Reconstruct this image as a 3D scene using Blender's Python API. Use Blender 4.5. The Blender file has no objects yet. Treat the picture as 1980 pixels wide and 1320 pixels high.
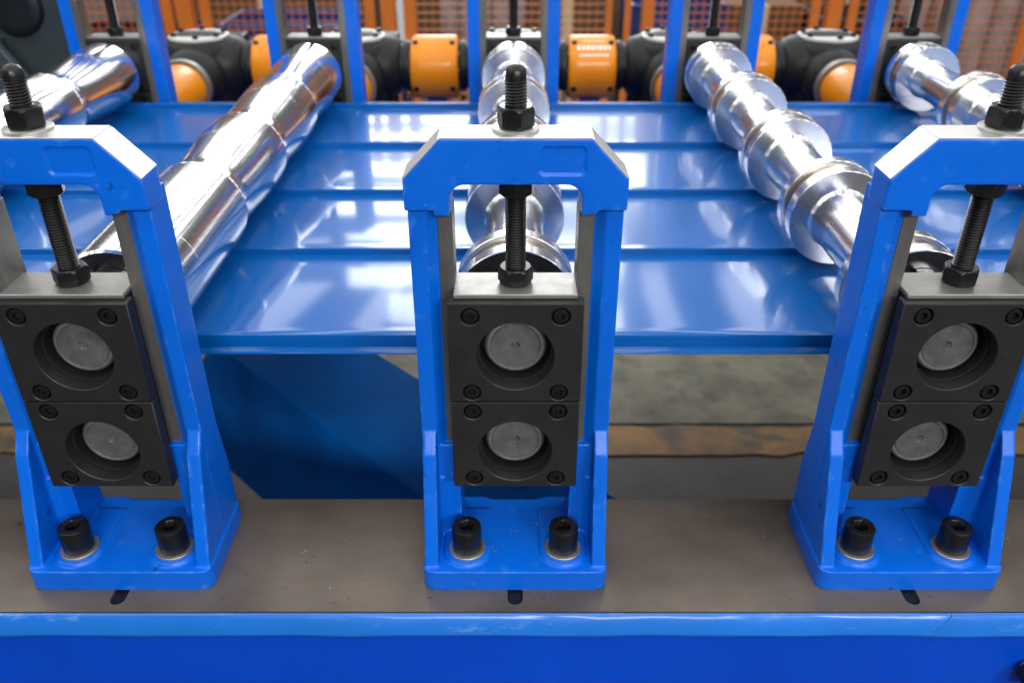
import bpy, bmesh, math, random
from mathutils import Vector, Matrix
random.seed(7)
S = bpy.context.scene
C = S.collection
R = math.radians
PI = math.pi

# ---------------------------------------------------------------- camera, world, lamps, exposure
cd = bpy.data.cameras.new('camera')
cam = bpy.data.objects.new('camera', cd)
C.objects.link(cam)
cam.location = (-.0027, -.5344, .5703)
cam.rotation_euler = (R(90 - 30.65), 0, 0)
cd.sensor_width = 36
cd.lens = 1651 / 1980 * 36
cd.clip_start = .02
cd.clip_end = 100
cd.dof.use_dof = True
cd.dof.focus_distance = .68
cd.dof.aperture_fstop = 6.6
S.camera = cam

w = bpy.data.worlds.new('World')
S.world = w
w.use_nodes = True
bg = w.node_tree.nodes['Background']
bg.inputs[0].default_value = (.80, .90, 1, 1)
bg.inputs[1].default_value = .11

def area(name, loc, target, sx, sy, power, color=(1, 1, 1)):
    d = bpy.data.lights.new(name, 'AREA')
    d.shape = 'RECTANGLE'
    d.size = sx
    d.size_y = sy
    d.energy = power
    d.color = color
    o = bpy.data.objects.new(name, d)
    C.objects.link(o)
    o.location = loc
    o.rotation_euler = (Vector(target) - Vector(loc)).to_track_quat('-Z', 'Y').to_euler()
    return o

# bright strip windows in the far end wall of the hall
for zc, sz, xa, xb in ((3.6, 1.2, -4.2, 3.3), (5.5, 1.4, -5.0, 3.4), (7.7, 1.4, -4.4, 3.0), (9.9, 1.7, -3.4, 3.1)):
    area('hall_window_light', ((xa + xb) / 2, 21, zc), ((xa + xb) / 2, 0, .2), xb - xa, sz, 36 * sz * (xb - xa), (.93, .97, 1))
# long ceiling lamps running the length of the hall over the machine
for xc, wx in ((-7.0, .4), (-5.7, .8), (-4.25, .35), (-3.0, .85), (-1.65, .35), (-.65, .45), (.6, .6), (2.0, .35), (3.3, .8), (4.9, .4), (6.4, .7)):
    area('ceiling_lamp', (xc, 3.75, 4.3), (xc, 3.75, 0), wx, 14.5, 190 * wx, (1, .985, .96))
# added fill lights on both sides, kept to brighten the head chamfers
for zc, hz in ((1.0, .55), (2.1, .75), (3.3, .8)):
    area('side_fill_light', (-6.5, .6, zc), (0, .6, .2), 6.5, hz, 10 * hz / .7, (.95, .98, 1))
for zc, hz in ((1.5, .6), (3.0, .8)):
    area('side_fill_light', (6.8, .6, zc), (0, .6, .2), 6.5, hz, 24 * hz / .7, (.95, .98, 1))
# added fill lamps behind the camera, set low to brighten the stands' front faces
for xc in (.3, 2.6):
    area('front_fill_lamp', (xc, -4.2, 2.5), (xc * .3, 0, .2), 1.6, .6, 118, (1, .985, .96))

S.view_settings.view_transform = 'Standard'
S.view_settings.look = 'None'
S.view_settings.exposure = 0
S.view_settings.gamma = 1

# ---------------------------------------------------------------- materials
def nodes(name):
    m = bpy.data.materials.new(name)
    m.use_nodes = True
    nt = m.node_tree
    return m, nt, nt.nodes['Principled BSDF']

def mat(name, col, rough=.4, metal=0., var=.15, scale=30., bump=0., bscale=200., rvar=.08, coat=0., spec=.5,
        col2=None, thresh=None, stretch=(1, 1, 1), coatrough=.08, specks=(), edge_light_wear=False, rings=False):
    """procedural surface: base colour with a noise variation, roughness variation and fine relief"""
    m, nt, b = nodes(name)
    N, L = nt.nodes, nt.links
    tc = N.new('ShaderNodeTexCoord')
    mp = N.new('ShaderNodeMapping')
    mp.inputs['Scale'].default_value = stretch
    oi = N.new('ShaderNodeObjectInfo')
    ml = N.new('ShaderNodeMath')
    ml.operation = 'MULTIPLY'
    ml.inputs[1].default_value = 23.7
    L.new(oi.outputs['Random'], ml.inputs[0])
    L.new(ml.outputs[0], mp.inputs['Location'])
    L.new(tc.outputs['Object'], mp.inputs[0])
    n1 = N.new('ShaderNodeTexNoise')
    n1.inputs['Scale'].default_value = scale
    n1.inputs['Detail'].default_value = 6
    n1.inputs['Roughness'].default_value = .6
    L.new(mp.outputs[0], n1.inputs[0])
    cr = N.new('ShaderNodeValToRGB')
    c2 = col2 if col2 else tuple(max(0, c * (1 - 2 * var)) for c in col)
    a, z = thresh if thresh else (.3, .7)
    cr.color_ramp.elements[0].position = a
    cr.color_ramp.elements[1].position = z
    cr.color_ramp.elements[0].color = (*c2, 1)
    cr.color_ramp.elements[1].color = (*col, 1)
    L.new(n1.outputs[0], cr.inputs[0])
    last = cr.outputs[0]
    for (sc, lo, hi, c3, amt) in specks:
        ns = N.new('ShaderNodeTexNoise')
        ns.inputs['Scale'].default_value = sc
        ns.inputs['Detail'].default_value = 5
        ns.inputs['Roughness'].default_value = .65
        L.new(mp.outputs[0], ns.inputs[0])
        rs = N.new('ShaderNodeMapRange')
        rs.inputs['From Min'].default_value = lo
        rs.inputs['From Max'].default_value = hi
        rs.inputs['To Max'].default_value = amt
        L.new(ns.outputs[0], rs.inputs[0])
        mx = N.new('ShaderNodeMixRGB')
        mx.inputs[2].default_value = (*c3, 1)
        L.new(rs.outputs[0], mx.inputs[0])
        L.new(last, mx.inputs[1])
        last = mx.outputs[0]
    if edge_light_wear:
        # lighter blue paints edge highlights and rubbed paint; grey marks the chips
        ge = N.new('ShaderNodeNewGeometry')
        nw = N.new('ShaderNodeTexNoise')
        nw.inputs['Scale'].default_value = 75
        nw.inputs['Detail'].default_value = 6
        L.new(mp.outputs[0], nw.inputs[0])
        sm = N.new('ShaderNodeMath')
        sm.operation = 'MULTIPLY_ADD'
        sm.inputs[1].default_value = .22
        L.new(nw.outputs[0], sm.inputs[0])
        L.new(ge.outputs['Pointiness'], sm.inputs[2])
        for lo, hi, c3, amt in ((.640, .70, (.06, .24, .70), .7), (.690, .71, (.20, .22, .25), .85)):
            rw = N.new('ShaderNodeMapRange')
            rw.inputs['From Min'].default_value = lo
            rw.inputs['From Max'].default_value = hi
            rw.inputs['To Max'].default_value = amt
            L.new(sm.outputs[0], rw.inputs[0])
            mw = N.new('ShaderNodeMixRGB')
            mw.inputs[2].default_value = (*c3, 1)
            L.new(rw.outputs[0], mw.inputs[0])
            L.new(last, mw.inputs[1])
            last = mw.outputs[0]
    L.new(last, b.inputs['Base Color'])
    mr = N.new('ShaderNodeMapRange')
    mr.inputs['To Min'].default_value = max(.02, rough - rvar)
    mr.inputs['To Max'].default_value = min(1, rough + rvar)
    n2 = N.new('ShaderNodeTexNoise')
    n2.inputs['Scale'].default_value = scale * 1.7
    n2.inputs['Detail'].default_value = 4
    L.new(mp.outputs[0], n2.inputs[0])
    L.new(n2.outputs[0], mr.inputs[0])
    L.new(mr.outputs[0], b.inputs['Roughness'])
    b.inputs['Metallic'].default_value = metal
    b.inputs['Specular IOR Level'].default_value = spec
    b.inputs['Coat Weight'].default_value = coat
    b.inputs['Coat Roughness'].default_value = coatrough
    if bump:
        n3 = N.new('ShaderNodeTexNoise')
        n3.inputs['Scale'].default_value = bscale
        n3.inputs['Detail'].default_value = 3
        L.new(mp.outputs[0], n3.inputs[0])
        bp = N.new('ShaderNodeBump')
        bp.inputs['Strength'].default_value = bump
        bp.inputs['Distance'].default_value = .001
        if rings:
            wv = N.new('ShaderNodeTexWave')
            wv.wave_type = 'RINGS'
            wv.rings_direction = 'Y'
            wv.inputs['Scale'].default_value = 420
            wv.inputs['Distortion'].default_value = .6
            L.new(tc.outputs['Object'], wv.inputs[0])
            ad = N.new('ShaderNodeMath')
            ad.operation = 'MULTIPLY_ADD'
            ad.inputs[1].default_value = .25
            L.new(wv.outputs['Fac'], ad.inputs[0])
            L.new(n3.outputs[0], ad.inputs[2])
            L.new(ad.outputs[0], bp.inputs['Height'])
            bp.inputs['Strength'].default_value = .25
        else:
            L.new(n3.outputs[0], bp.inputs['Height'])
        L.new(bp.outputs[0], b.inputs['Normal'])
    return m

M = {}
M['paint'] = mat('blue_cast_paint', (.0, .122, .66), .36, rvar=.12, edge_light_wear=True, var=.06, scale=14, bump=.16, bscale=260, spec=.32,
                specks=((60, .645, .74, (.004, .014, .06), .75), (230, .70, .74, (.30, .38, .50), .8), (9, .58, .75, (.0, .05, .36), .45)))
M['beam'] = mat('blue_beam_paint', (.0, .064, .58), .36, var=.10, scale=7, bump=.10, bscale=120, spec=.18,
               specks=((80, .70, .76, (.004, .010, .04), .7), (18, .60, .74, (.0, .05, .38), .5)))
M['sheet'] = mat('blue_coated_sheet', (.0, .092, .36), .34, var=.03, scale=5, rvar=.015, coat=.55, coatrough=.08, spec=.12)
M['edge'] = mat('rubbed_blue_edge_paint', (.012, .16, .62), .27, var=.12, scale=14, spec=.5, bump=.5, bscale=45, stretch=(.35, 1, 1),
               specks=((55, .60, .72, (.16, .30, .62), .6), (130, .70, .74, (.03, .03, .03), .8)))
M['brace'] = mat('dark_blue_frame_paint', (.0, .16, .60), .6, var=.15, scale=9, spec=.06, bump=.1, bscale=100)
M['rolldisc'] = mat('satin_roll_steel', (.82, .83, .85), .20, 1., var=.05, scale=60, rvar=.06, stretch=(.03, 5, .03), bump=.03, bscale=120)
M['roll'] = mat('polished_roll_steel', (.86, .86, .85), .16, 1., var=.05, scale=60, rvar=.06, stretch=(.03, 5, .03), bump=.03, bscale=120)
M['rollflat'] = mat('turned_roll_steel', (.80, .82, .85), .22, 1., var=.05, scale=40, rvar=.06, bump=.06, bscale=600)
M['machined'] = mat('machined_steel', (.78, .78, .77), .44, 1., var=.06, scale=60, rvar=.08, bump=.08, bscale=500, stretch=(1, 8, 1))
M['groove_tan'] = mat('tan_groove_steel', (.36, .28, .20), .30, .85, var=.12, scale=40, rvar=.08)
M['grey'] = mat('ground_grey_steel', (.31, .305, .285), .42, .70, var=.12, scale=45, rvar=.1, bump=.12, bscale=300, stretch=(1, 1, .3))
M['guide'] = mat('oily_guide_steel', (.20, .195, .185), .42, .55, var=.25, scale=40, rvar=.12, stretch=(1, 1, .25))
M['black'] = mat('black_oxide', (.021, .021, .022), .46, .25, var=.14, scale=35, rvar=.10, bump=.12, bscale=500,
                specks=((90, .64, .74, (.055, .053, .050), .5), (330, .74, .77, (.30, .29, .27), .7)))
M['blackbolt'] = mat('black_oxide_bolt', (.013, .013, .014), .33, .35, var=.2, scale=120, rvar=.1, bump=.1, bscale=700)
M['shaft'] = mat('turned_shaft_steel', (.30, .30, .305), .36, .70, var=.22, scale=70, rvar=.10, bump=.1, bscale=700, rings=True)
M['zinc'] = mat('zinc_washer', (.52, .51, .49), .40, .85, var=.12, scale=150)
M['table'] = mat('mill_steel_plate', (.205, .168, .138), .37, .45, scale=6, col2=(.070, .057, .048), thresh=(.28, .70), rvar=.14, bump=.12, bscale=220, stretch=(.8, 1.1, 1),
                specks=((70, .66, .72, (.035, .03, .026), .8), (26, .60, .72, (.20, .15, .11), .35), (300, .72, .76, (.45, .42, .40), .6)))
M['gear'] = mat('charcoal_gearbox_paint', (.010, .012, .015), .46, var=.15, scale=30, bump=.2, bscale=120, spec=.3)
M['cap'] = mat('grey_cover_plate', (.60, .60, .56), .45, .0, var=.1, scale=40)
M['orange'] = mat('orange_enamel', (.80, .26, .004), .36, var=.06, scale=20, coat=.15, spec=.35)
M['post'] = mat('orange_post_paint', (.62, .16, .018), .42, var=.1, scale=8)
M['slate'] = mat('slate_machine_paint', (.050, .068, .075), .42, .2, var=.15, scale=12)
M['label'] = mat('cream_label', (.62, .56, .36), .5, var=.05)
M['print'] = mat('white_print', (.85, .80, .70), .5, var=.05)
M['crate'] = mat('blue_crate_plastic', (.010, .045, .22), .42, var=.2, scale=10)
M['carton'] = mat('brown_cardboard', (.13, .07, .035), .75, var=.15, scale=8)
M['film'] = mat('white_film_wrap', (.36, .36, .37), .22, var=.3, scale=6, bump=.8, bscale=18)
M['wood'] = mat('pallet_wood', (.23, .14, .075), .75, var=.2, scale=12, stretch=(1, 6, 1))
M['navy'] = mat('dark_navy_bin', (.012, .018, .05), .5, var=.2, scale=10)

# floor: worn green paint with cracks over grey concrete
def floor_mat(name, colA, colB, crack=True):
    m, nt, b = nodes(name)
    N, L = nt.nodes, nt.links
    tc = N.new('ShaderNodeTexCoord')
    n1 = N.new('ShaderNodeTexNoise')
    n1.inputs['Scale'].default_value = 7
    n1.inputs['Detail'].default_value = 9
    n1.inputs['Roughness'].default_value = .68
    L.new(tc.outputs['Object'], n1.inputs[0])
    cr = N.new('ShaderNodeValToRGB')
    cr.color_ramp.elements[0].position = .34
    cr.color_ramp.elements[1].position = .62
    cr.color_ramp.elements[0].color = (*colB, 1)
    cr.color_ramp.elements[1].color = (*colA, 1)
    L.new(n1.outputs[0], cr.inputs[0])
    last = cr.outputs[0]
    # dark oil spots
    n2 = N.new('ShaderNodeTexNoise')
    n2.inputs['Scale'].default_value = 9
    n2.inputs['Detail'].default_value = 4
    L.new(tc.outputs['Object'], n2.inputs[0])
    c2 = N.new('ShaderNodeValToRGB')
    c2.color_ramp.elements[0].position = .53
    c2.color_ramp.elements[1].position = .72
    c2.color_ramp.elements[1].color = (.85, .85, .85, 1)
    L.new(n2.outputs[0], c2.inputs[0])
    mx = N.new('ShaderNodeMixRGB')
    mx.inputs[2].default_value = (.03, .028, .022, 1)
    L.new(c2.outputs[0], mx.inputs[0])
    L.new(last, mx.inputs[1])
    last = mx.outputs[0]
    if crack:
        n3 = N.new('ShaderNodeTexNoise')
        n3.inputs['Scale'].default_value = 4
        n3.inputs['Detail'].default_value = 5
        L.new(tc.outputs['Object'], n3.inputs[0])
        ad = N.new('ShaderNodeMixRGB')
        ad.blend_type = 'ADD'
        ad.inputs[0].default_value = .35
        L.new(tc.outputs['Object'], ad.inputs[1])
        L.new(n3.outputs[1], ad.inputs[2])
        vo = N.new('ShaderNodeTexVoronoi')
        vo.feature = 'DISTANCE_TO_EDGE'
        vo.inputs['Scale'].default_value = 2.1
        L.new(ad.outputs[0], vo.inputs[0])
        c3 = N.new('ShaderNodeValToRGB')
        c3.color_ramp.elements[0].position = .006
        c3.color_ramp.elements[1].position = .05
        c3.color_ramp.elements[0].color = (1, 1, 1, 1)
        c3.color_ramp.elements[1].color = (0, 0, 0, 1)
        L.new(vo.outputs[0], c3.inputs[0])
        m2 = N.new('ShaderNodeMixRGB')
        m2.inputs[2].default_value = (.04, .035, .03, 1)
        nm = N.new('ShaderNodeTexNoise')
        nm.inputs['Scale'].default_value = 3.3
        nm.inputs['Detail'].default_value = 7
        L.new(tc.outputs['Object'], nm.inputs[0])
        rm = N.new('ShaderNodeMapRange')
        rm.inputs['From Min'].default_value = .47
        rm.inputs['From Max'].default_value = .66
        L.new(nm.outputs[0], rm.inputs[0])
        mm = N.new('ShaderNodeMath')
        mm.operation = 'MULTIPLY'
        L.new(c3.outputs[0], mm.inputs[0])
        L.new(rm.outputs[0], mm.inputs[1])
        L.new(mm.outputs[0], m2.inputs[0])
        L.new(last, m2.inputs[1])
        last = m2.outputs[0]
    L.new(last, b.inputs['Base Color'])
    b.inputs['Roughness'].default_value = .55
    return m
M['floor'] = floor_mat('concrete_floor', (.050, .043, .037), (.022, .020, .018))  # floor colours darkened to carry the shade under the machine
M['floorgreen'] = floor_mat('worn_green_floor_paint', (.17, .165, .10), (.055, .058, .038))
M['flooryellow'] = floor_mat('worn_yellow_floor_paint', (.38, .175, .012), (.13, .07, .015))

# ---------------------------------------------------------------- mesh helpers
def obj(name, bm, m, parent=None, smooth=None, bevel=0., seg=2):
    me = bpy.data.meshes.new(name)
    bmesh.ops.recalc_face_normals(bm, faces=bm.faces)
    bm.to_mesh(me)
    bm.free()
    return wrap(name, me, m, parent, smooth, bevel, seg)

def wrap(name, me, m, parent=None, smooth=None, bevel=0., seg=2):
    if m is not None:
        me.materials.clear()
        me.materials.append(M[m])
    if smooth is not None:
        for p in me.polygons:
            p.use_smooth = True
        me.set_sharp_from_angle(angle=R(smooth))
    o = bpy.data.objects.new(name, me)
    C.objects.link(o)
    if parent is not None:
        o.parent = parent
    if bevel:
        b = o.modifiers.new('bevel', 'BEVEL')
        b.width = bevel
        b.segments = seg
        b.limit_method = 'ANGLE'
        b.angle_limit = R(35)
        b.harden_normals = False
    return o

def thing(name, label, cat, loc=(0, 0, 0), rz=0, group=None):
    o = bpy.data.objects.new(name, None)
    o.empty_display_size = .05
    C.objects.link(o)
    o.location = loc
    o.rotation_euler = (0, 0, rz)
    return tag(o, label, cat, group)

def tag(o, label, cat, group=None, kind=None):
    if label:
        o['label'] = label
    if cat:
        o['category'] = cat
    if group:
        o['group'] = group
    if kind:
        o['kind'] = kind
    return o

def copy_tree(o, parent=None):
    c = o.copy()
    C.objects.link(c)
    c.parent = parent
    for ch in list(o.children):
        copy_tree(ch, c)
    return c

def box(bm, x0, x1, y0, y1, z0, z1):
    v = [bm.verts.new(p) for p in ((x0, y0, z0), (x1, y0, z0), (x1, y1, z0), (x0, y1, z0),
                                   (x0, y0, z1), (x1, y0, z1), (x1, y1, z1), (x0, y1, z1))]
    for f in ((0, 3, 2, 1), (4, 5, 6, 7), (0, 1, 5, 4), (1, 2, 6, 5), (2, 3, 7, 6), (3, 0, 4, 7)):
        bm.faces.new([v[i] for i in f])
    return bm

def boxm(*a):
    return box(bmesh.new(), *a)

def prism(bm, pts, axis, a, b):
    """extrude a 2-D polygon: axis 'X' pts=(y,z); 'Y' pts=(x,z); 'Z' pts=(x,y)"""
    def P(p, t):
        return {'X': (t, p[0], p[1]), 'Y': (p[0], t, p[1]), 'Z': (p[0], p[1], t)}[axis]
    A = [bm.verts.new(P(p, a)) for p in pts]
    B = [bm.verts.new(P(p, b)) for p in pts]
    n = len(pts)
    bm.faces.new(A)
    bm.faces.new(B[::-1])
    for i in range(n):
        bm.faces.new((A[i], B[i], B[(i + 1) % n], A[(i + 1) % n]))
    return bm

def arc(cx, cy, r, a0, a1, n=8):
    return [(cx + r * math.cos(R(a0 + (a1 - a0) * i / n)), cy + r * math.sin(R(a0 + (a1 - a0) * i / n))) for i in range(n + 1)]

def lathe(bm, prof, axis='Y', n=64, c=(0, 0, 0), caps=True):
    """prof: list of (t, r) along the axis"""
    rings = []
    for t, r in prof:
        ring = []
        for i in range(n):
            a = 2 * PI * i / n
            u, v = r * math.cos(a), r * math.sin(a)
            p = {'X': (t, u, v), 'Y': (u, t, v), 'Z': (u, v, t)}[axis]
            ring.append(bm.verts.new((p[0] + c[0], p[1] + c[1], p[2] + c[2])))
        rings.append(ring)
    for a, b in zip(rings, rings[1:]):
        for i in range(n):
            bm.faces.new((a[i], a[(i + 1) % n], b[(i + 1) % n], b[i]))
    if caps:
        bm.faces.new(rings[0])
        bm.faces.new(rings[-1][::-1])
    return bm

def mesh_of(bm):
    me = bpy.data.meshes.new('tmp')
    bmesh.ops.recalc_face_normals(bm, faces=bm.faces)
    bm.to_mesh(me)
    bm.free()
    return me

def evaluated(o):
    dg = bpy.context.evaluated_depsgraph_get()
    dg.update()
    me = bpy.data.meshes.new_from_object(o.evaluated_get(dg))
    return me

def difference(bm, cutters):
    """bm minus each cutter bmesh, returned as a bmesh"""
    a = bpy.data.objects.new('tmp', mesh_of(bm))
    C.objects.link(a)
    cs = []
    for c in cutters:
        k = bpy.data.objects.new('tmpc', mesh_of(c))
        C.objects.link(k)
        cs.append(k)
        d = a.modifiers.new('d', 'BOOLEAN')
        d.operation = 'DIFFERENCE'
        d.solver = 'EXACT'
        d.object = k
    me = evaluated(a)
    for k in cs + [a]:
        m_ = k.data
        bpy.data.objects.remove(k)
        bpy.data.meshes.remove(m_)
    out = bmesh.new()
    out.from_mesh(me)
    bpy.data.meshes.remove(me)
    return out

def hexagon(r, rot=0):
    return [(r * math.cos(R(60 * i + rot)), r * math.sin(R(60 * i + rot))) for i in range(6)]

def hex_nut(r, h, rot=0, chamf=.0022):
    """hexagon with the turned 30 degree chamfer at both ends, axis Z, from 0 to h"""
    n = 48
    bm = bmesh.new()
    def rad(a):
        k = (a - R(rot)) % R(60) - R(30)
        return r * math.cos(R(30)) / math.cos(k)
    rings = []
    rin = r * math.cos(R(30))
    for z, lim in ((0, rin * .97), (chamf * .35, None), (chamf, None), (h - chamf, None), (h - chamf * .35, None), (h, rin * .97)):
        ring = []
        for i in range(n):
            a = 2 * PI * i / n
            rr = rad(a)
            if lim is not None:
                rr = min(rr, lim)
            elif z in (chamf * .35, h - chamf * .35):
                rr = min(rr, rin * 1.04)
            ring.append(bm.verts.new((rr * math.cos(a), rr * math.sin(a), z)))
        rings.append(ring)
    for a, b in zip(rings, rings[1:]):
        for i in range(n):
            bm.faces.new((a[i], a[(i + 1) % n], b[(i + 1) % n], b[i]))
    bm.faces.new(rings[0][::-1])
    bm.faces.new(rings[-1])
    return bm

def thread(r, z0, z1, pitch=.0022, depth=.0011, n=28):
    bm = bmesh.new()
    turns = int((z1 - z0) / pitch)
    K = turns * n
    cv, rv = [], []
    for k in range(K + n + 1):
        a = 2 * PI * k / n
        z = z0 + pitch * k / n
        zc = min(z, z1)
        zr = min(z + pitch * .5, z1)
        cv.append(bm.verts.new((r * math.cos(a), r * math.sin(a), zc)))
        rv.append(bm.verts.new(((r - depth) * math.cos(a), (r - depth) * math.sin(a), zr)))
    for k in range(K):
        bm.faces.new((cv[k], cv[k + 1], rv[k + 1], rv[k]))
        bm.faces.new((rv[k], rv[k + 1], cv[k + 1 + n], cv[k + n]))
    # solid core and rounded tip
    lathe(bm, [(z0, r - depth * .9), (z1 - .001, r - depth * .9)], 'Z', n)
    lathe(bm, [(z1 - .003, r - .0004), (z1 + .002, r - .0006), (z1 + .006, r * .86), (z1 + .0085, r * .62), (z1 + .0098, r * .25)], 'Z', n)
    return bm

def cap_screw(r, h, sock, sdepth, n=40):
    """socket head, axis Z, from 0 to h with a real hexagon socket and a knurl-like chamfer"""
    bm = bmesh.new()
    c = r * .12
    rings = []
    for z, rr in ((0, r * .965), (c * .6, r), (h - c, r), (h - c * .3, r * .96), (h, r * .86)):
        rings.append([bm.verts.new((rr * math.cos(2 * PI * i / n), rr * math.sin(2 * PI * i / n), z)) for i in range(n)])
    def hx(z, s):
        out = []
        for i in range(n):
            a = 2 * PI * i / n
            k = a % R(60) - R(30)
            rr = s * math.cos(R(30)) / math.cos(k)
            out.append(bm.verts.new((rr * math.cos(a), rr * math.sin(a), z)))
        return out
    rings.append(hx(h, sock * 1.08))
    rings.append(hx(h - .0006, sock))
    rings.append(hx(h - sdepth, sock * .97))
    for a, b in zip(rings, rings[1:]):
        for i in range(n):
            bm.faces.new((a[i], a[(i + 1) % n], b[(i + 1) % n], b[i]))
    bm.faces.new(rings[0][::-1])
    bm.faces.new(rings[-1])
    return bm

def xf(bm, mtx):
    bmesh.ops.transform(bm, matrix=mtx, verts=bm.verts)
    return bm

PITCH = .345
ZU, ZL = .2195, .1268          # upper and lower shaft heights
LIPS = (.1594, .3545, .5426, .7445, .9540)

# ---------------------------------------------------------------- setting: floor
FZ = -.75
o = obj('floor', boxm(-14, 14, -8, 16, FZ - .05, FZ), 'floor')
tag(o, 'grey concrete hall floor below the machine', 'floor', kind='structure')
o = obj('floor_green_paint', boxm(-9, 9, 1.270, 3.0, FZ, FZ + .004), 'floorgreen')
tag(o, 'worn pale green painted strip of hall floor with cracks', 'floor', kind='structure')
rf = random.Random(5)
up = [(-9 + .06 * q, 1.258 + rf.uniform(-.016, .008)) for q in range(301)]
lo = [(-9 + .06 * q, 1.140 + rf.uniform(-.006, .014)) for q in range(301)]
o = obj('floor_yellow_line', prism(bmesh.new(), lo + up[::-1], 'Z', FZ, FZ + .004), 'flooryellow')
tag(o, 'worn yellow line painted along the hall floor', 'floor marking', kind='structure')

# ---------------------------------------------------------------- machine frame
fr = thing('machine_frame', 'long blue machine frame with bare steel rails carrying the stands', 'machine frame', (0, 0, -.3))
def fpart(name, bm, m, parent=fr, **k):
    o = obj(name, xf(bm, Matrix.Translation((0, 0, .3))), m, parent, **k)
    return o
# front beam: web set back below a round-edged flange
fb = fpart('front_beam', prism(bmesh.new(), [(-.0250, -.0125), (-.0250, -.0195), (-.0310, -.0205), (-.0305, -.30), (.115, -.30), (.115, -.0125)], 'X', -2.2, 2.2), 'beam')
# bent edge strips welded along the rail, one lapping over the next
def edge_strip(xa, xb, slant, off):
    pr_ = [(-.0247, -.0190), (-.0247, -.0010), (-.0262, .0002), (-.0280, -.0006), (-.0300, -.0035), (-.0345, -.0130), (-.0352, -.0165), (-.0342, -.0190)]
    bm = bmesh.new()
    rows = []
    n = 60
    for q in range(n + 1):
        u = q / n
        row = []
        for (y, z) in pr_:
            k = (-z) / .019
            x = xa + (xb - xa) * u + slant * (1 - k) * ((1 - u) if off else 0)
            wob = .0005 * math.sin(x * 37) + .0004 * math.sin(x * 83 + 1)
            front = 1 if y < -.0262 else 0
            row.append(bm.verts.new((x, y - front * (off + wob), z + (.0004 if off else 0))))
        rows.append(row)
    for a, b in zip(rows, rows[1:]):
        for q in range(len(pr_)):
            q2 = (q + 1) % len(pr_)
            bm.faces.new((a[q], a[q2], b[q2], b[q]))
    bm.faces.new(rows[0])
    bm.faces.new(rows[-1][::-1])
    return bm
for a_ in (edge_strip(-2.2, .372, 0, 0), edge_strip(.346, 2.2, .026, .0011)):
    o = obj('edge_strip', a_, 'edge', fb, smooth=30)
    o.location.z = .3
# steel rail with keyway slots
cuts = []
for k in range(-2, 3):
    s = [(k * PITCH - .0066, .03)] + [(k * PITCH + x, y) for x, y in arc(0, -.0100, .0066, 180, 360, 12)] + [(k * PITCH + .0066, .03)]
    cuts.append(prism(bmesh.new(), s, 'Z', -.006, .01))
fpart('mounting_rail', difference(boxm(-2.2, 2.2, -.0242, .1193, -.0122, 0), cuts), 'table')
# far beam and rail
fpart('rear_beam', boxm(-2.2, 2.2, .99, 1.13, -.27, -.0124), 'beam', bevel=.004)
fpart('mounting_rail', boxm(-2.2, 2.2, .97, 1.125, -.0122, -.0002), 'table', bevel=.001)
# diagonal cross braces between the beams (rectangular tube)
def brace(x0, y0, x1, y1, wid, z0, z1):
    d = Vector((x1 - x0, y1 - y0)).normalized()
    n = Vector((d.y, -d.x)) * wid
    pts = [(x0, y0), (x1, y1), (x1 - n.x, y1 - n.y), (x0 - n.x, y0 - n.y)]
    return prism(bmesh.new(), pts, 'Z', z0, z1)
fpart('cross_brace', brace(-.835, .985, .037, .112, .165, -.40, -.12), 'brace', bevel=.003)
fpart('cross_brace', brace(-.835 + 5 * PITCH, .985, .037 + 5 * PITCH, .112, .165, -.40, -.12), 'brace', bevel=.003)
fpart('cross_brace', brace(-.835 - 4 * PITCH, .985, .037 - 4 * PITCH, .112, .165, -.40, -.12), 'brace', bevel=.003)
for sx in (-1.9, 1.9):
    for y0 in (0.0, 1.02):
        fpart('leg', boxm(sx - .06, sx + .06, y0, y0 + .1, FZ + .001, -.31 if y0 == 0 else -.272), 'beam', bevel=.004)
# carrier for the gearboxes behind the far beam
fpart('gearbox_shelf', boxm(-2.2, 2.2, 1.132, 1.56, -.10, -.075), 'beam', bevel=.003)

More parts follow.
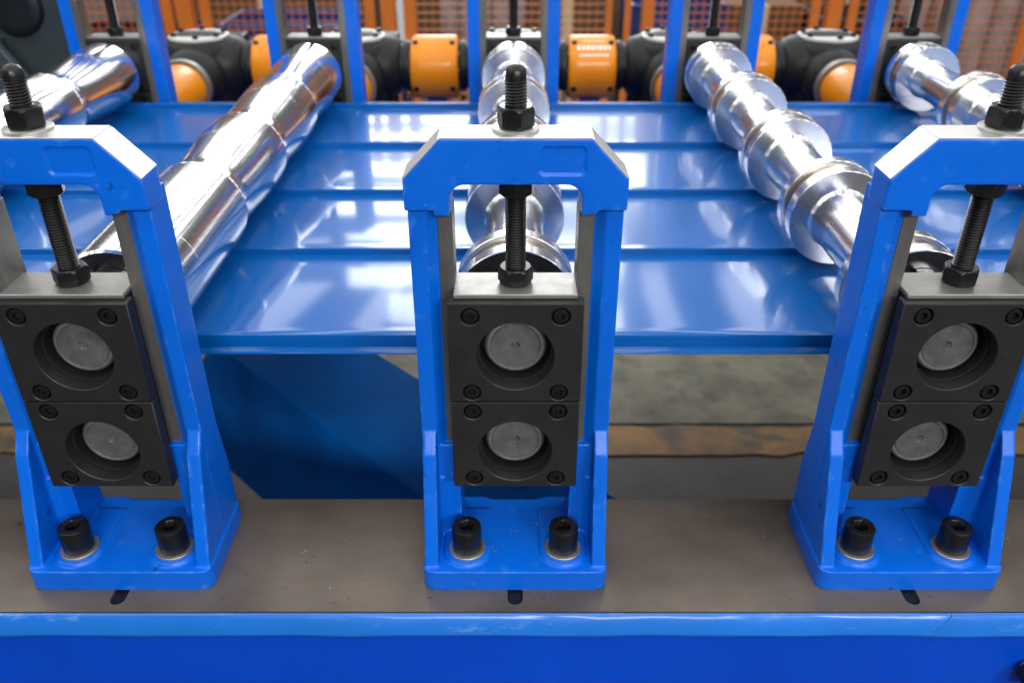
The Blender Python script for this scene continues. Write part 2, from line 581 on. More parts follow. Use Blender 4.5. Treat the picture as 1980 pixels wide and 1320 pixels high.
# ---------------------------------------------------------------- roller stand (prototype at x=0, front at y=0)
def make_stand():
    t = thing('roller_stand', '', 'machine stand')
    # casting: overlapping solids fused and softened into one casting
    bm = bmesh.new()
    bp_ = [(-.0804, .092), (-.0804, .010)] + arc(-.0704, .010, .010, 180, 270, 6) + arc(.0704, .010, .010, 270, 360, 6) + [(.0804, .092)]
    prism(bm, bp_, 'Z', 0, .0212)
    prism(bm, [(-.056, .085), (.056, .085), (.056, .099), (.030, .0995), (.022, .0955), (-.022, .0955), (-.030, .0995), (-.056, .099)], 'Z', 0, .0212)
    for s in (-1, 1):
        col = [(s * .0790, .049), (s * .0665, .049), (s * .0590, .0560), (s * .0478, .0560), (s * .0478, .0835), (s * .0790, .0835)]
        prism(bm, col, 'Z', .015, .345)
        foot = [(.05, .0), (.05, .12), (.0835, .12), (.092, .07), (.092, .0)]
        prism(bm, [(y, z + .001) for y, z in foot], 'X', s * .0480, s * .0790)
        gus = [(.055, .137), (.0485, .137), (.0375, .119), (.0070, .024), (.0040, .015), (.055, .015)]
        prism(bm, gus, 'X', s * .0668, s * .0785)
        prism(bm, [(s * .067, .046), (s * .058, .051), (s * .0525, .060), (s * .0525, .09), (s * .067, .09)], 'Z', .015, .086)
        # bolt boss running back to the column
        boss = arc(s * .0425, .0265, .0205, 180, 360, 14) + [(s * .0425 + .0205, .08), (s * .0425 - .0205, .08)]
        prism(bm, boss, 'Z', .015, .0240)
        lathe(bm, [(.018, .0225), (.0228, .0205), (.0245, .0185)], 'Z', 32, (s * .0425, .0265, 0))
    head = [(-.0806, .3372), (-.0806, .3608), (-.053, .3905), (.053, .3905), (.0806, .3608), (.0806, .3372), (.0590, .3372)] + \
        arc(.0610, .3352, .0022, 90, 180, 3)[1:] + [(.0478, .333)] + arc(.0358, .3450, .0120, 0, 90, 6) + arc(-.0358, .3450, .0120, 90, 180, 6) + \
        [(-.0478, .333), (-.0588, .333), (-.0590, .3372)]
    prism(bm, head, 'Y', .0427, .0735)
    tmp = bpy.data.objects.new('tmp', mesh_of(bm))
    C.objects.link(tmp)
    r_ = tmp.modifiers.new('r', 'REMESH')
    r_.mode = 'VOXEL'
    r_.voxel_size = .00105
    r_.adaptivity = 0
    s_ = tmp.modifiers.new('s', 'SMOOTH')
    s_.factor = .5
    s_.iterations = 4
    me = evaluated(tmp)
    md = tmp.data
    bpy.data.objects.remove(tmp)
    bpy.data.meshes.remove(md)
    # shallow rectangular recess on the head
    for v in me.vertices:
        if v.co.y < .0445 and .0170 < v.co.x < .0492 and .3645 < v.co.z < .3842:
            dx = max(abs(v.co.x - .0331) - .0125, 0)
            dz = max(abs(v.co.z - .37435) - .0062, 0)
            if math.hypot(dx, dz) < .0036:
                v.co.y += .0017
    wrap('casting', me, 'paint', t, smooth=60)
    # machined faces of the head
    th = .0007
    obj('machined_face', boxm(-.0532, .0532, .0431, .0733, .3898, .3910), 'machined', t, bevel=.0003, seg=1)
    for s in (-1, 1):
        bm = bmesh.new()
        d = Vector((.0276, -.0297)).normalized()
        n = Vector((.0297, .0276)).normalized()
        p0, p1 = Vector((.0535, .3899)), Vector((.0803, .3611))
        q = [p0 - n * .001, p1 - n * .001, p1 + n * th, p0 + n * th]
        prism(bm, [(s * a.x, a.y) for a in q], 'Y', .0431, .0733)
        obj('machined_face', bm, 'machined', t, bevel=.0003, seg=1)
        # guide strip beside the bearing blocks
        obj('guide_strip', boxm(*(sorted((s * .0470, s * .0584))), .0552, .0842, .086, .3325), 'guide', t, bevel=.0006, seg=1)
    # base bolts with washers
    for s in (-1, 1):
        wsh = obj('washer', lathe(bmesh.new(), [(.0236, .0160), (.0240, .0164), (.0262, .0164), (.0266, .0160)], 'Z', 40, (s * .0425, .0265, 0)), 'zinc', t, smooth=40)
        b = obj('base_bolt', cap_screw(.0129, .0245, .0070, .010), 'blackbolt', t, smooth=40)
        b.location = (s * .0425, .0265, .0266)
    # bearing housings
    def housing(z0, z1, zc, cz):
        xs = .0347
        cut = [lathe(bmesh.new(), [(.02, .0304), (.0455, .0304), (.0456, .0285), (.0750, .0285)], 'Y', 64, (0, 0, zc))]
        for sx in (-1, 1):
            for z in cz:
                cut.append(lathe(bmesh.new(), [(.02, .0074), (.0395, .0074)], 'Y', 32, (sx * xs, 0, z)))
        body = boxm(-.0520, .0520, .0330, .0455, z0, z1)
        h = obj('bearing_housing', difference(body, cut), 'black', t, smooth=30, bevel=.0007, seg=1)
        k = bmesh.new()
        bk = difference(boxm(-.0465, .0465, .0456, .0790, z0 + .001, z1 - .001), [lathe(bmesh.new(), [(.03, .0285), (.068, .0285), (.0682, .0255), (.12, .0255)], 'Y', 64, (0, 0, zc))])
        obj('bearing_block', bk, 'black', h, smooth=30)
        # inner cover plate on the roll side
        cover = difference(boxm(-.0470, .0470, .0791, .0860, z0, z1), [lathe(bmesh.new(), [(.05, .0255), (.15, .0255)], 'Y', 48, (0, 0, zc))])
        obj('bearing_cover', cover, 'black', h, smooth=30, bevel=.0007, seg=1)
        obj('bearing_ring', lathe(bmesh.new(), [(.0620, .0284), (.0610, .0280), (.0610, .0252), (.0640, .0250), (.0640, .0284)], 'Y', 64, (0, 0, zc), caps=False), 'blackbolt', h, smooth=40)
        for sx in (-1, 1):
            for z in cz:
                m_ = Matrix.Translation((sx * xs, .0394, z)) @ Matrix.Rotation(R(90), 4, 'X') @ Matrix.Rotation(R(random.uniform(0, 60)), 4, 'Z')
                obj('screw', xf(cap_screw(.0060, .0056, .0032, .0034, 30), m_), 'blackbolt', h, smooth=40)
                m_ = Matrix.Translation((sx * xs, .0859, z)) @ Matrix.Rotation(R(-90), 4, 'X')
                obj('screw', xf(cap_screw(.0056, .0030, .0030, .0028, 30), m_), 'blackbolt', h, smooth=40)
    housing(.1778, .2668, ZU, (.2555, .1863))
    housing(.0893, .1766, ZL, (.1673, .0987))
    obj('pressure_block', boxm(-.0476, .0476, .0400, .0790, .2670, .2710), 'grey', t, bevel=.0008, seg=1)
    # adjusting screw with nuts
    sy = .0625
    obj('adjusting_screw', xf(thread(.0080, .2695, .4265), Matrix.Translation((0, sy, 0))), 'blackbolt', t, smooth=50)
    for z, h, rot in ((.2712, .0135, 8), (.3435, .0128, 0), (.3932, .0150, 14)):
        obj('nut', hex_nut(.0138, h, rot), 'blackbolt', t, smooth=28).location = (0, sy, z)
    obj('washer', lathe(bmesh.new(), [(.3910, .0166), (.3912, .0170), (.3930, .0170), (.3933, .0166)], 'Z', 40, (0, sy, 0)), 'zinc', t, smooth=40)
    # key in the slot of the rail
    kp = [(-.0062, .02)] + arc(0, -.0085, .0061, 180, 360, 12) + [(.0062, .02)]
    obj('locating_key', prism(bmesh.new(), kp, 'Z', -.0059, -.0022), 'blackbolt', t, bevel=.0005, seg=1)
    return t

stand = make_stand()
NEAR = {
    -2: 'blue cast roller stand at the near end of the wavy roll beside the slate bracket',
    -1: 'blue cast roller stand on the near rail holding the stepped wavy roll',
    0: 'blue cast roller stand on the near rail between the wavy and long-necked rolls',
    1: 'blue cast roller stand on the near rail holding the long-necked grooved disc roll',
    2: 'blue cast roller stand on the near rail after the long-necked grooved disc roll'}
FAR = {
    -2: 'blue cast roller stand on the far rail beside the slate bracket',
    -1: 'blue cast roller stand on the far rail holding the stepped wavy roll',
    0: 'blue cast roller stand on the far rail between two orange coupling drums',
    1: 'blue cast roller stand on the far rail holding the long-necked grooved disc roll',
    2: 'blue cast roller stand on the far rail after the long-necked grooved disc roll'}
for k in range(-2, 3):
    o = stand if k == 0 else copy_tree(stand)
    o.location = (k * PITCH, 0, 0)
    o['label'] = NEAR[k]
    o['group'] = 'roller stands along the near rail'
for k in range(-2, 3):
    o = copy_tree(stand)
    o.location = (k * PITCH, 1.077, 0)
    o.rotation_euler = (0, 0, PI)
    o['label'] = FAR[k]
    o['group'] = 'roller stands along the far rail'

rb = random.Random(11)
for o in list(C.objects):
    if o.name.split('.')[0] in ('base_bolt', 'nut') and o.parent and o.parent.name.startswith('roller_stand'):
        o.rotation_euler.z = rb.uniform(0, R(60))

# ---------------------------------------------------------------- forming rolls
def cap_profile(prof, ch=.0008):
    """sharp ring profile; first and last entries close on the shaft"""
    return prof
def shaft(t):
    prof = [(.0560, .0016), (.0522, .0030), (.0508, .0040), (.0508, .0193), (.0517, .0198), (.0517, .0206), (.0506, .0210), (.0508, .0226), (.0528, .0243), (.090, .0245), (1.000, .0245), (1.0230, .0243), (1.0255, .0222), (1.0255, .003)]
    o = obj('shaft', lathe(bmesh.new(), prof, 'Y', 56), 'shaft', t, smooth=30)
    obj('shaft_rim', lathe(bmesh.new(), [(.0512, .0207), (.0502, .0211), (.0501, .0222), (.0508, .0233), (.0524, .0246), (.0540, .0248), (.0540, .0236)], 'Y', 64, caps=False), 'zinc', o, smooth=50)
    return o
def locknut(t, y0, y1):
    bm = bmesh.new()
    pts = []
    for i in range(6):
        a = i * 60 + 20
        for b in (-22, -11, 0, 11, 22):
            pts.append((.0365 * math.cos(R(a + b)), .0365 * math.sin(R(a + b))))
        for b in (23, 37):
            pts.append((.0320 * math.cos(R(a + b)), .0320 * math.sin(R(a + b))))
    prism(bm, pts, 'Y', y0, y1)
    return obj('lock_nut', bm, 'blackbolt', t, bevel=.0006, seg=1)

def section(t, prof, m='roll', n=96):
    return obj('roll_section', lathe(bmesh.new(), prof, 'Y', n), m, t, smooth=24)

def roll_disc(neck, name, label, x, grp):
    t = thing(name, label, 'roll', (x, 0, ZU), 0, grp)
    RD = .0527
    for i, L in enumerate(LIPS):
        a, b = L - .042, L + .005
        c = .0007
        prof = [(a, .0246), (a, RD - c), (a + c, RD), (L - .0265 - c, RD), (L - .0265, RD - c), (L - .0260, RD - .0065), (L - .0095, RD - .0065), (L - .0090, RD - c), (L - .0090 + c, RD), (b - c, RD), (b, RD - c), (b, .0246)]
        section(t, prof, 'rolldisc')
        obj('groove_ring', lathe(bmesh.new(), [(L - .0258, RD - .009), (L - .0258, RD - .0046), (L - .0097, RD - .0046), (L - .0097, RD - .009)], 'Y', 96), 'groove_tan', t, smooth=24)  # tan ring set in the disc groove
        if i < 4:
            a2, b2 = b + .0003, LIPS[i + 1] - .0423
            n2 = neck * 1.0
            mid = a2 + (b2 - a2) * .46
            prof = [(a2, .0246), (a2, n2 - .0006), (a2 + .0006, n2), (mid - .0004, n2), (mid, n2 - .0004), (mid + .0004, n2 - .0012), (b2 - .004, n2 - .0012), (b2 - .001, n2 + .0004), (b2, n2 + .0016), (b2, .0246)]
            section(t, prof, 'rolldisc')
    section(t, [(.9593, .0246), (.9593, .033), (.9895, .033), (.9895, .0246)], 'rollflat', 48)
    locknut(t, .1035, .1170)
    shaft(t)
    return t

def roll_wave(name, label, x, grp, waist=.0052):
    t = thing(name, label, 'roll', (x, 0, ZU), 0, grp)
    edges = (.1195,) + tuple(l - .012 for l in LIPS[1:4]) + (.9455,)
    RB = .0527
    for i in range(4):
        a, b = edges[i] + .0002, edges[i + 1] - .0002
        L = b - a
        c = .0022
        prof = [(a, .0246)]
        if i == 0:
            r0 = RB - .001
            prof += [(a, r0 - c), (a + c, r0)]
            prof += [(a + L * .30, RB - .0002), (a + L * .302, RB - .0006), (a + L * .305, RB - .0002), (b - .004, RB), (b - .0018, RB), (b, RB - .0016)]
        else:
            # starts lower than the section before, dips, then flares to the full radius
            pr = [(0, .0478), (.001, .0484), (.020, .0514), (.0235, .0514), (.026, .0500)]
            for q in range(1, 15):
                u = .03 + .93 * q / 14
                k_ = max(0, min(1, (u - .12) / .75))
                pr.append((u, .0527 - waist * (1 - k_ * k_ * (3 - 2 * k_)) * (.75 + .25 * min(1, u / .15))))
            prof += [(a + u * L, r) for u, r in pr]
            prof += [(b - .004, RB), (b - .0018, RB), (b, RB - .0016)]
            ym = a + .62 * L
            k0 = [q for q in range(len(prof)) if prof[q][0] < ym][-1]
            rr = prof[k0][1] + (prof[k0 + 1][1] - prof[k0][1]) * (ym - prof[k0][0]) / (prof[k0 + 1][0] - prof[k0][0])
            prof[k0 + 1:k0 + 1] = [(ym - .0005, rr), (ym, rr - .0006), (ym + .0005, rr)]
        prof.append((b, .0246))
        section(t, prof, 'roll')
    section(t, [(.9460, .0246), (.9460, .033), (.9895, .033), (.9895, .0246)], 'rollflat', 48)
    locknut(t, .1035, .1190)
    shaft(t)
    return t

roll_wave('forming_roll', 'bright polished wavy roll beside the slate bracket', -2 * PITCH, 'upper forming rolls', .0085)
roll_wave('forming_roll', 'bright polished roll of stepped wavy sections lying over the blue sheet', -PITCH, 'upper forming rolls')
roll_disc(.0305, 'forming_roll', 'polished grooved disc roll right behind the middle stand screw', 0, 'upper forming rolls')
disc_roll = roll_disc(.0318, 'forming_roll', 'polished roll of grooved discs on long necks with a stamped size mark', PITCH, 'upper forming rolls')
roll_disc(.0300, 'forming_roll', 'polished roll of grooved discs and slim necks by the last far gearbox', 2 * PITCH, 'upper forming rolls')

# size mark stamped on the neck next to the near disc
def stamp(parent, txt, ang, y, rad, size):
    cu = bpy.data.curves.new('tmp', 'FONT')
    cu.body = txt
    cu.size = size
    cu.extrude = .0006
    cu.align_x = 'CENTER'
    cu.align_y = 'CENTER'
    to = bpy.data.objects.new('tmp', cu)
    C.objects.link(to)
    me = evaluated(to)
    bpy.data.objects.remove(to)
    o = wrap('size_mark', me, 'shaft', parent)
    o.matrix_local = Matrix.Rotation(R(ang), 4, 'Y') @ Matrix.Translation((0, y, rad - .0003)) @ Matrix.Rotation(R(180), 4, 'Z')
    return o
stamp(disc_roll, '22', -64, .262, .0306, .011)

# lower rolls carry the sheet from below
def roll_low(x, label):
    t = thing('forming_roll', label, 'roll', (x, 0, ZL), 0, 'lower forming rolls under the sheet')
    prof = [(.135, .0246), (.135, .0255), (.1604, .0255), (.1606, .0375)]
    for i in range(4):
        a, b = LIPS[i], LIPS[i + 1]
        prof += [(b - .003, .0300), (b - .0025, .0300), (b + .002, .0375 if i < 3 else .0300)]
    prof += [(.965, .0300), (.965, .0246)]
    section(t, prof, 'rollflat', 64)
    shaft(t)
for k, l in ((-2, 'lower steel roll under the wavy roll beside the slate bracket'), (-1, 'lower steel roll under the stepped wavy roll'), (0, 'lower steel roll behind the middle stand'),
             (1, 'lower steel roll under the long-necked grooved disc roll'), (2, 'lower steel roll under the slim-necked disc roll')):
    roll_low(k * PITCH, l)

# ---------------------------------------------------------------- the blue sheet being formed
def sheet():
    bm = bmesh.new()
    ZH, ZB = .1662, .1580
    path = [(.1500, .1515, 0), (.1582, .1525, 0), (.1592, .1532, 0), (.1594, ZH - .0015, 0), (.1600, ZH - .0003, 0)]
    for i in range(4):
        a, b = LIPS[i] + .0015, LIPS[i + 1] - .0015
        n = 22
        for j in range(n + 1):
            u = j / n
            path.append((a + (b - a) * u, ZH + (ZB - ZH) * u, u * (1 - u) * 4 + (0 if 0 < j < n else 0)))
        if i < 3:
            path.append((LIPS[i + 1] - .0002, ZB + .0006, 0))
            path.append((LIPS[i + 1] + .0004, ZH - .0012, 0))
    path += [(.9535, ZB + .001, 0), (.9545, ZB + .009, 0), (.9565, ZB + .0105, 0), (.966, ZB + .0105, 0)]
    nx = 230
    X0, X1 = -1.25, 1.25
    rows = []
    for (y, z, crown) in path:
        row = []
        for i in range(nx + 1):
            x = X0 + (X1 - X0) * i / nx
            # sheet is held flat under each roll and bows between them
            ph = (x / PITCH) % 1.0
            q = min(1, max(0, (min(ph, 1 - ph) * PITCH - .035) / .085))
            between = q * q * (3 - 2 * q)
            st = int(math.floor(x / PITCH))
            amp = {-1: .00150, 0: -.00025, -2: .0010, 1: .0011}.get(st, .0008)
            dz = crown * between * amp
            dz += crown * .00008 * math.sin(x * 9 + y * 7)
            row.append(bm.verts.new((x, y, z + dz - (.0004 if crown else 0))))
        rows.append(row)
    for a, b in zip(rows, rows[1:]):
        for i in range(nx):
            bm.faces.new((a[i], a[i + 1], b[i + 1], b[i]))
    o = obj('profiled_sheet', bm, 'sheet', None, smooth=35)
    s = o.modifiers.new('thickness', 'SOLIDIFY')
    s.thickness = .0007
    s.offset = -1 if o.data.polygons[100].normal.z > 0 else 1
    return tag(o, 'glossy blue steel sheet with stepped laps running under the rolls', 'metal sheet')
sheet()

# ---------------------------------------------------------------- gearboxes and couplings behind the far stands
GY, GZ = 1.42, .127
def make_gearbox():
    t = thing('gearbox', '', 'gearbox', (0, GY, -.075))
    T = Matrix.Translation((0, 0, .110))
    bm = bmesh.new()
    lathe(bm, [(-.1095, .094), (-.085, .094), (-.075, .080), (.03, .080), (.120, .080), (.140, .078), (.148, .070), (.152, .066)], 'Z', 40)
    lathe(bm, [(-.112, .043), (-.110, .047), (-.098, .048), (-.09, .060), (-.07, .066), (-.03, .074), (.03, .074), (.07, .066), (.09, .060), (.098, .048), (.110, .047), (.112, .043)], 'X', 40, (0, 0, .092))
    lathe(bm, [(-.115, .052), (-.105, .062), (-.06, .066), (.06, .066), (.09, .062), (.095, .05)], 'Y', 40, (0, 0, .080))
    for a in range(0, 360, 30):
        c, s = math.cos(R(a)), math.sin(R(a))
        b = boxm(.070, .0855, -.004, .004, -.04, .125)
        me = mesh_of(xf(b, Matrix.Rotation(R(a), 4, 'Z')))
        bm.from_mesh(me)
        bpy.data.meshes.remove(me)
    obj('housing', xf(bm, T), 'gear', t, smooth=40)
    cp = obj('cover_plate', xf(lathe(bmesh.new(), [(.152, .062), (.1535, .0645), (.158, .0645), (.160, .062)], 'Z', 40), T), 'cap', t, smooth=40)
    for a in (30, 100, 150, 210, 280, 330):
        obj('bolt', xf(hex_nut(.0065, .007), Matrix.Translation((.054 * math.cos(R(a)), .054 * math.sin(R(a)), .160)) ), 'blackbolt', cp, smooth=28).matrix_basis = T
    obj('label_plate', xf(boxm(-.028, .022, -.026, .010, .1601, .1610), T), 'label', cp)
    for s in (-1, 1):
        f = obj('side_flange', xf(lathe(bmesh.new(), [(s * .104, .020), (s * .104, .053), (s * .112, .055), (s * .118, .053), (s * .118, .020)], 'X', 36, (0, 0, .092)), T), 'gear', t, smooth=40)
        for a in range(0, 360, 45):
            obj('bolt', xf(hex_nut(.0055, .006), T @ Matrix.Translation((s * .118, .044 * math.cos(R(a)), .092 + .044 * math.sin(R(a)))) @ Matrix.Rotation(R(90 * s), 4, 'Y')), 'zinc', f, smooth=28)
    obj('name_plate', xf(boxm(-.022, .022, -.0875, -.0860, .075, .100), T @ Matrix.Rotation(R(20), 4, 'Z')), 'cap', t)
    # terminal cover and cable
    tb = obj('terminal_box', xf(boxm(.030, .085, .035, .090, .105, .150), T), 'gear', t, bevel=.006)
    cu = bmesh.new()
    prev = None
    for q in range(25):
        u = q / 24
        c = Vector((.0855 + .035 * math.sin(u * PI), .06 - .10 * u, .13 - .235 * u * u))
        ring = [cu.verts.new(c + Vector((.006 * math.cos(a), .003 * math.sin(a), .006 * math.sin(a)))) for a in [2 * PI * k / 10 for k in range(10)]]
        if prev:
            for k in range(10):
                cu.faces.new((prev[k], prev[(k + 1) % 10], ring[(k + 1) % 10], ring[k]))
        prev = ring
    obj('cable', xf(cu, T), 'blackbolt', t, smooth=60)
    return t
gb = make_gearbox()
GL = {-3: 'charcoal gearbox past the slate bracket', -2: 'charcoal gearbox behind the far stand of the wavy roll by the slate bracket', -1: 'charcoal gearbox behind the far stand of the stepped wavy roll',
      0: 'charcoal gearbox between the two full orange coupling drums', 1: 'charcoal gearbox behind the far stand of the long-necked disc roll',
      2: 'charcoal gearbox behind the far stand of the slim-necked disc roll'}
for k in range(-2, 3):
    o = gb if k == -2 else copy_tree(gb)
    o.location.x = k * PITCH
    o['label'] = GL[k]
    o['group'] = 'gearboxes behind the far stands'
    for ch in o.children:
        pass

def make_coupling():
    t = thing('coupling_drum', '', 'coupling', (0, GY, -.075))
    T = Matrix.Translation((0, 0, .075 + GZ - .002))
    RO = .068
    prof = [(-.052, .030), (-.052, RO - .010), (-.050, RO - .004), (-.045, RO - .0005), (-.030, RO), (.030, RO), (.045, RO - .0005), (.050, RO - .004), (.052, RO - .010), (.052, .030)]
    d = obj('drum', xf(lathe(bmesh.new(), prof, 'X', 56), T), 'orange', t, smooth=40)
    for x in (-.040, .040):
        for a in (60, 150, 240, 330):
            obj('bolt', xf(lathe(bmesh.new(), [(RO - .004, .006), (RO + .002, .006), (RO + .003, .004)], 'Z', 14), T @ Matrix.Rotation(R(90 - a), 4, 'X') @ Matrix.Translation((x, 0, 0))), 'blackbolt', d, smooth=40)
    obj('shaft', xf(lathe(bmesh.new(), [(-.0860, .012), (-.0860, .018), (-.075, .018), (-.075, .015), (.075, .015), (.075, .018), (.0860, .018), (.0860, .012)], 'X', 28, (0, 0, -.0)), T), 'shaft', t, smooth=40)
    for s in (-1, 1):
        obj('hub', xf(lathe(bmesh.new(), [(s * .0525, .018), (s * .0525, .027), (s * .064, .027), (s * .066, .025), (s * .066, .016)], 'X', 28), T), 'blackbolt', t, smooth=40)
    obj('support', xf(boxm(-.02, .02, -.03, .03, -.1995, -RO + .002), T), 'beam', t, bevel=.002)
    return t, T
cp, T = make_coupling()
CL = ('orange coupling drum past the wavy roll by the slate bracket', 'plain orange coupling drum between the stepped wavy roll and the middle far stand',
      'orange coupling drum with white lettering beside the middle far stand', 'orange coupling drum between the two disc rolls with long and slim necks')
for i, k in enumerate((-1.5, -.5, .5, 1.5)):
    o = cp if i == 0 else copy_tree(cp)
    o.location.x = k * PITCH
    o['label'] = CL[i]
    o['group'] = 'orange coupling drums between gearboxes'
    if k == .5:
        # worn white lettering: rows of small raised marks following the drum
        bm = bmesh.new()
        rnd = random.Random(3)
        for row, (ang, h, x0, x1) in enumerate(((63, .0035, -.022, .026), (48, .011, -.034, .040), (33, .006, -.030, .034))):
            x = x0
            while x < x1:
                wd = h * rnd.uniform(.35, .75)
                da = h / .066
                P = []
                for (xx, aa) in ((x, -da / 2), (x + wd, -da / 2), (x + wd, da / 2), (x, da / 2)):
                    a = R(ang) + aa
                    P.append(bm.verts.new((xx, -.0684 * math.cos(a), .0684 * math.sin(a))))
                bm.faces.new(P)
                x += wd + h * .28
        obj('lettering', xf(bm, T), 'print', o)

# orange joint covers between far stands and gearboxes
jc = thing('joint_cover', '', 'joint cover', (0, 1.20, .0))
obj('cover', lathe(bmesh.new(), [(-.070, .030), (-.068, .038), (-.055, .045), (.05, .052), (.066, .050), (.070, .044)], 'Y', 40, (0, 0, .115)), 'orange', jc, smooth=40)
obj('rim', lathe(bmesh.new(), [(.0705, .040), (.0705, .056), (.0800, .058), (.0900, .056), (.0900, .040)], 'Y', 40, (0, 0, .115)), 'grey', jc, smooth=40)
obj('shaft', lathe(bmesh.new(), [(-.12, .02), (.105, .02)], 'Y', 24, (0, 0, .115)), 'shaft', jc, smooth=40)
JL = ('orange joint cover behind the wavy roll by the slate bracket', 'orange joint cover behind the stepped wavy roll', 'orange joint cover behind the middle far stand',
      'orange joint cover behind the long-necked disc roll', 'orange joint cover behind the slim-necked disc roll')
for i, k in enumerate(range(-2, 3)):
    o = jc if i == 0 else copy_tree(jc)
    o.location.x = k * PITCH
    o['label'] = JL[i]
    o['group'] = 'orange joint covers behind the far stands'

# ---------------------------------------------------------------- slate bracket at the side
t = thing('slate_bracket', 'dark slate cast bracket with a round collar and two bosses', 'bracket', (-.90, 1.14, -.075))
pl = [(-.16, 0), (.065, 0), (.085, .20), (.070, .30), (.075, .46), (-.16, .46)]
obj('plate', prism(bmesh.new(), pl, 'Y', -.012, .012), 'slate', t, bevel=.002, smooth=30)
obj('front_plate', prism(bmesh.new(), [(-.16, 0), (.02, 0), (.02, .26), (-.03, .34), (-.16, .34)], 'Y', -.10, -.082), 'slate', t, bevel=.002)
obj('collar', lathe(bmesh.new(), [(-.0121, .030), (-.0121, .052), (-.026, .050), (-.030, .044), (-.030, .032), (-.020, .030)], 'Y', 40, (-.015, 0, .375)), 'gear', t, smooth=40)
obj('spacer', boxm(-.15, -.05, -.0819, -.0121, .01, .32), 'slate', t)
for x, z in ((.045, .215), (.078, .235)):
    obj('boss', lathe(bmesh.new(), [(-.055, .018), (-.055, .028), (-.050, .033), (-.0121, .034)], 'Y', 32, (x, 0, z)), 'gear', t, smooth=40)
obj('foot', boxm(-.15, .07, -.09, .09, .0005, .02), 'slate', t, bevel=.002)

# ---------------------------------------------------------------- orange guard fence and stock behind it
FY = 3.3
f = thing('guard_fence', 'orange guard fence with wire mesh behind the gearboxes', 'fence', (0, FY, FZ))
for x0, x1 in ((-2.36, -2.315), (-2.29, -2.22), (-2.19, -2.15), (-1.458, -1.413), (-1.392, -1.328), (-1.300, -1.257), (-.616, -.573), (-.5455, -.4857), (-.4515, -.400),
               (.386, .414), (.465, .493), (.538, .587), (1.239, 1.2775), (1.303, 1.363), (1.395, 1.4335), (2.13, 2.17), (2.20, 2.26), (2.29, 2.33)):
    x0, x1 = x0 * 1.021, x1 * 1.021
    wd = (x1 - x0)
    big = wd > .05
    obj('post', boxm(x0, x1, -.03 if big else -.012, .03 if big else .012, .0045 if big else .08, 1.55), 'post', f, bevel=.003)
    if big:
        obj('foot_plate', boxm(x0 - .03, x1 + .03, -.07, .07, .0002, .0045), 'post', f)
for a, b in ((-2.15, -1.458), (-1.257, -.616), (-.400, .386), (.587, 1.239), (1.4335, 2.13)):
    a, b = a * 1.021, b * 1.021
    bm = bmesh.new()
    n = int((b - a) / .034)
    for i in range(1, n):
        x = a + (b - a) * i / n
        box(bm, x - .0016, x + .0016, -.0016, .0016, .08, 1.5)
    for i in range(41):
        z = .09 + i * .034
        box(bm, a, b, .0026, .007, z, z + .0034)
    o = obj('wire_mesh', bm, 'post', f)
    o['kind'] = 'stuff'
    obj('frame_bar', boxm(a, b, -.012, .012, .06, .0795), 'post', f)

def crate(label, x, y, sx, sy, n, hgt=.26, m='crate', rz=0):
    t = thing('storage_bin', label, 'bin', (x, y, FZ), rz, 'stock stacked behind the guard fence')
    z = 0.0005
    for i in range(n):
        b = difference(boxm(-sx / 2, sx / 2, -sy / 2, sy / 2, z, z + hgt), [boxm(-sx / 2 + .02, sx / 2 - .02, -sy / 2 + .02, sy / 2 - .02, z + .02, z + hgt + .1),
                       boxm(-sx * .18, sx * .18, -sy, 0, z + hgt * .62, z + hgt * .80)])
        c = obj('bin_body', b, m, t, bevel=.004)
        for zz in (z + hgt * .93, z + hgt * .45):
            obj('rib', boxm(-sx / 2 - .008, sx / 2 + .008, -sy / 2 - .008, -sy / 2 + .003, zz, zz + .018), m, c)
        z += hgt + .003
    return t
def carton(label, x, y, sx, sy, sz, rz=0, z0=0.0, m='carton'):
    t = thing('carton', label, 'box', (x, y, FZ + z0), rz, 'stock stacked behind the guard fence')
    b = obj('box', boxm(-sx / 2, sx / 2, -sy / 2, sy / 2, .0005, sz), m, t, bevel=.006)
    obj('tape', boxm(-.03, .03, -sy / 2 - .0015, sy / 2 + .0015, .002, sz + .0015), 'label', t)
    obj('flap_seam', boxm(-sx / 2 + .003, sx / 2 - .003, -.004, .004, sz + .0005, sz + .003), 'wood', t)
    return t
def pallet(label, x, y, sx=1.1, sy=.9):
    t = thing('pallet', label, 'pallet', (x, y, FZ), 0, 'pallets behind the guard fence')
    for yy in (-sy / 2, -.05, sy / 2 - .1):
        obj('skid', boxm(-sx / 2, sx / 2, yy, yy + .1, .0005, .10), 'wood', t)
    for i in range(7):
        xx = -sx / 2 + i * (sx - .11) / 6
        obj('plank', boxm(xx, xx + .11, -sy / 2, sy / 2, .1005, .122), 'wood', t, bevel=.002)
    return t
def bundle(label, x, y, sx, sy, sz, z0):
    t = thing('wrapped_bundle', label, 'bundle', (x, y, FZ + z0), 0, 'stock stacked behind the guard fence')
    n = 5
    for i in range(n):
        r = sx / n / 2
        xx = -sx / 2 + r + i * 2 * r
        obj('roll', lathe(bmesh.new(), [(.0005, r * .96), (.02, r), (sz - .02, r), (sz, r * .93)], 'Z', 24, (xx, random.uniform(-.04, .04), 0)), 'film', t, smooth=40)
    return t
crate('dark navy bins stacked two high behind the left mesh panel', -1.9, 4.0, .62, .45, 2, .24, 'navy')
crate('blue plastic bins stacked two high behind the mesh by the wavy roll', -1.10, 3.95, .62, .45, 2, .27)
crate('low blue plastic bin behind the mesh next to the stacked blue bins', -.62, 4.25, .40, .45, 1, .30)
pallet('wooden pallet under the white wrapped bundle', -.15, 4.15, .56, .9)
bundle('white film wrapped bundle of rolls on its pallet', -.15, 4.1, .44, .3, .70, .1225)
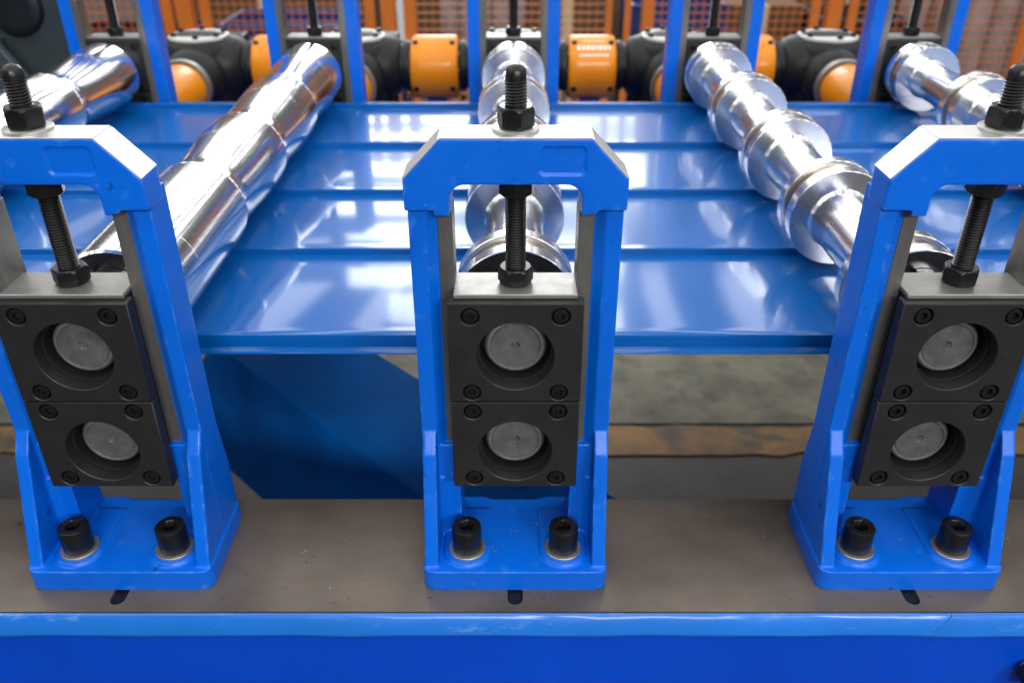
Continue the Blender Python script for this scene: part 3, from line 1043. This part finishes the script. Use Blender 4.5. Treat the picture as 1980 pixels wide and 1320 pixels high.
carton('brown carton on the floor behind the middle far stand', .28, 4.3, .36, .5, .62)
crate('blue plastic bins stacked three high near the brown carton', .82, 4.1, .48, .45, 3, .2)
carton('brown carton behind the mesh near the last blue bins', 1.30, 4.4, .42, .5, .56)
crate('dark navy bins stacked two high beside the pale bundle', 1.75, 4.1, .44, .45, 2, .27, 'navy')
pallet('wooden pallet under the pale wrapped bundle at the fence end', 2.42, 4.2, .8, .9)
bundle('pale film wrapped bundle at the end of the fence', 2.42, 4.2, .75, .3, .62, .1225)
carton('wide brown carton behind the stacked bins', -1.5, 5.2, 1.3, .6, .8)
carton('large brown carton far behind the white wrapped bundle', .15, 5.3, 1.5, .6, .8)
carton('large brown carton far behind the dark navy bins', 2.1, 5.4, 1.8, .6, .8)

t = thing('control_knob', 'black round knob on the face of the blue front beam', 'knob', (.452, -.0307, -.060))
obj('knob', lathe(bmesh.new(), [(-.026, .006), (-.025, .010), (-.020, .0125), (-.006, .0120), (-.004, .009)], 'Y', 28), 'blackbolt', t, smooth=40)
obj('stem', lathe(bmesh.new(), [(-.0041, .006), (0, .006)], 'Y', 20), 'zinc', t, smooth=40)

# loose swarf and dust lying on the rail and the stand feet
rnd = random.Random(21)
bm = bmesh.new()
spots = [(-.003, .052, .0216), (.001, .0515, .0216), (-.021, .030, .0216), (-.018, .026, .0216), (.020, .061, .0216), (-.024, .060, .0216), (.345 + .004, .040, .0216), (-.345 - .01, .036, .0216)]
for q in range(34):
    x = rnd.uniform(-.62, .62)
    if min(abs(x - k * PITCH) for k in range(-2, 3)) > .088:
        spots.append((x, rnd.uniform(-.018, .115), .0002))
for (x, y, z) in spots:
    a = rnd.uniform(0, PI)
    l, wd, h = rnd.uniform(.0008, .0026), rnd.uniform(.0003, .0006), rnd.uniform(.0003, .0008)
    m_ = mesh_of(xf(boxm(-l, l, -wd, wd, 0, h), Matrix.Translation((x, y, z)) @ Matrix.Rotation(a, 4, 'Z')))
    bm.from_mesh(m_)
    bpy.data.meshes.remove(m_)
o = obj('metal_chips', bm, 'zinc')
tag(o, 'tiny bright metal chips scattered on the rail and stand feet', 'metal chips', kind='stuff')
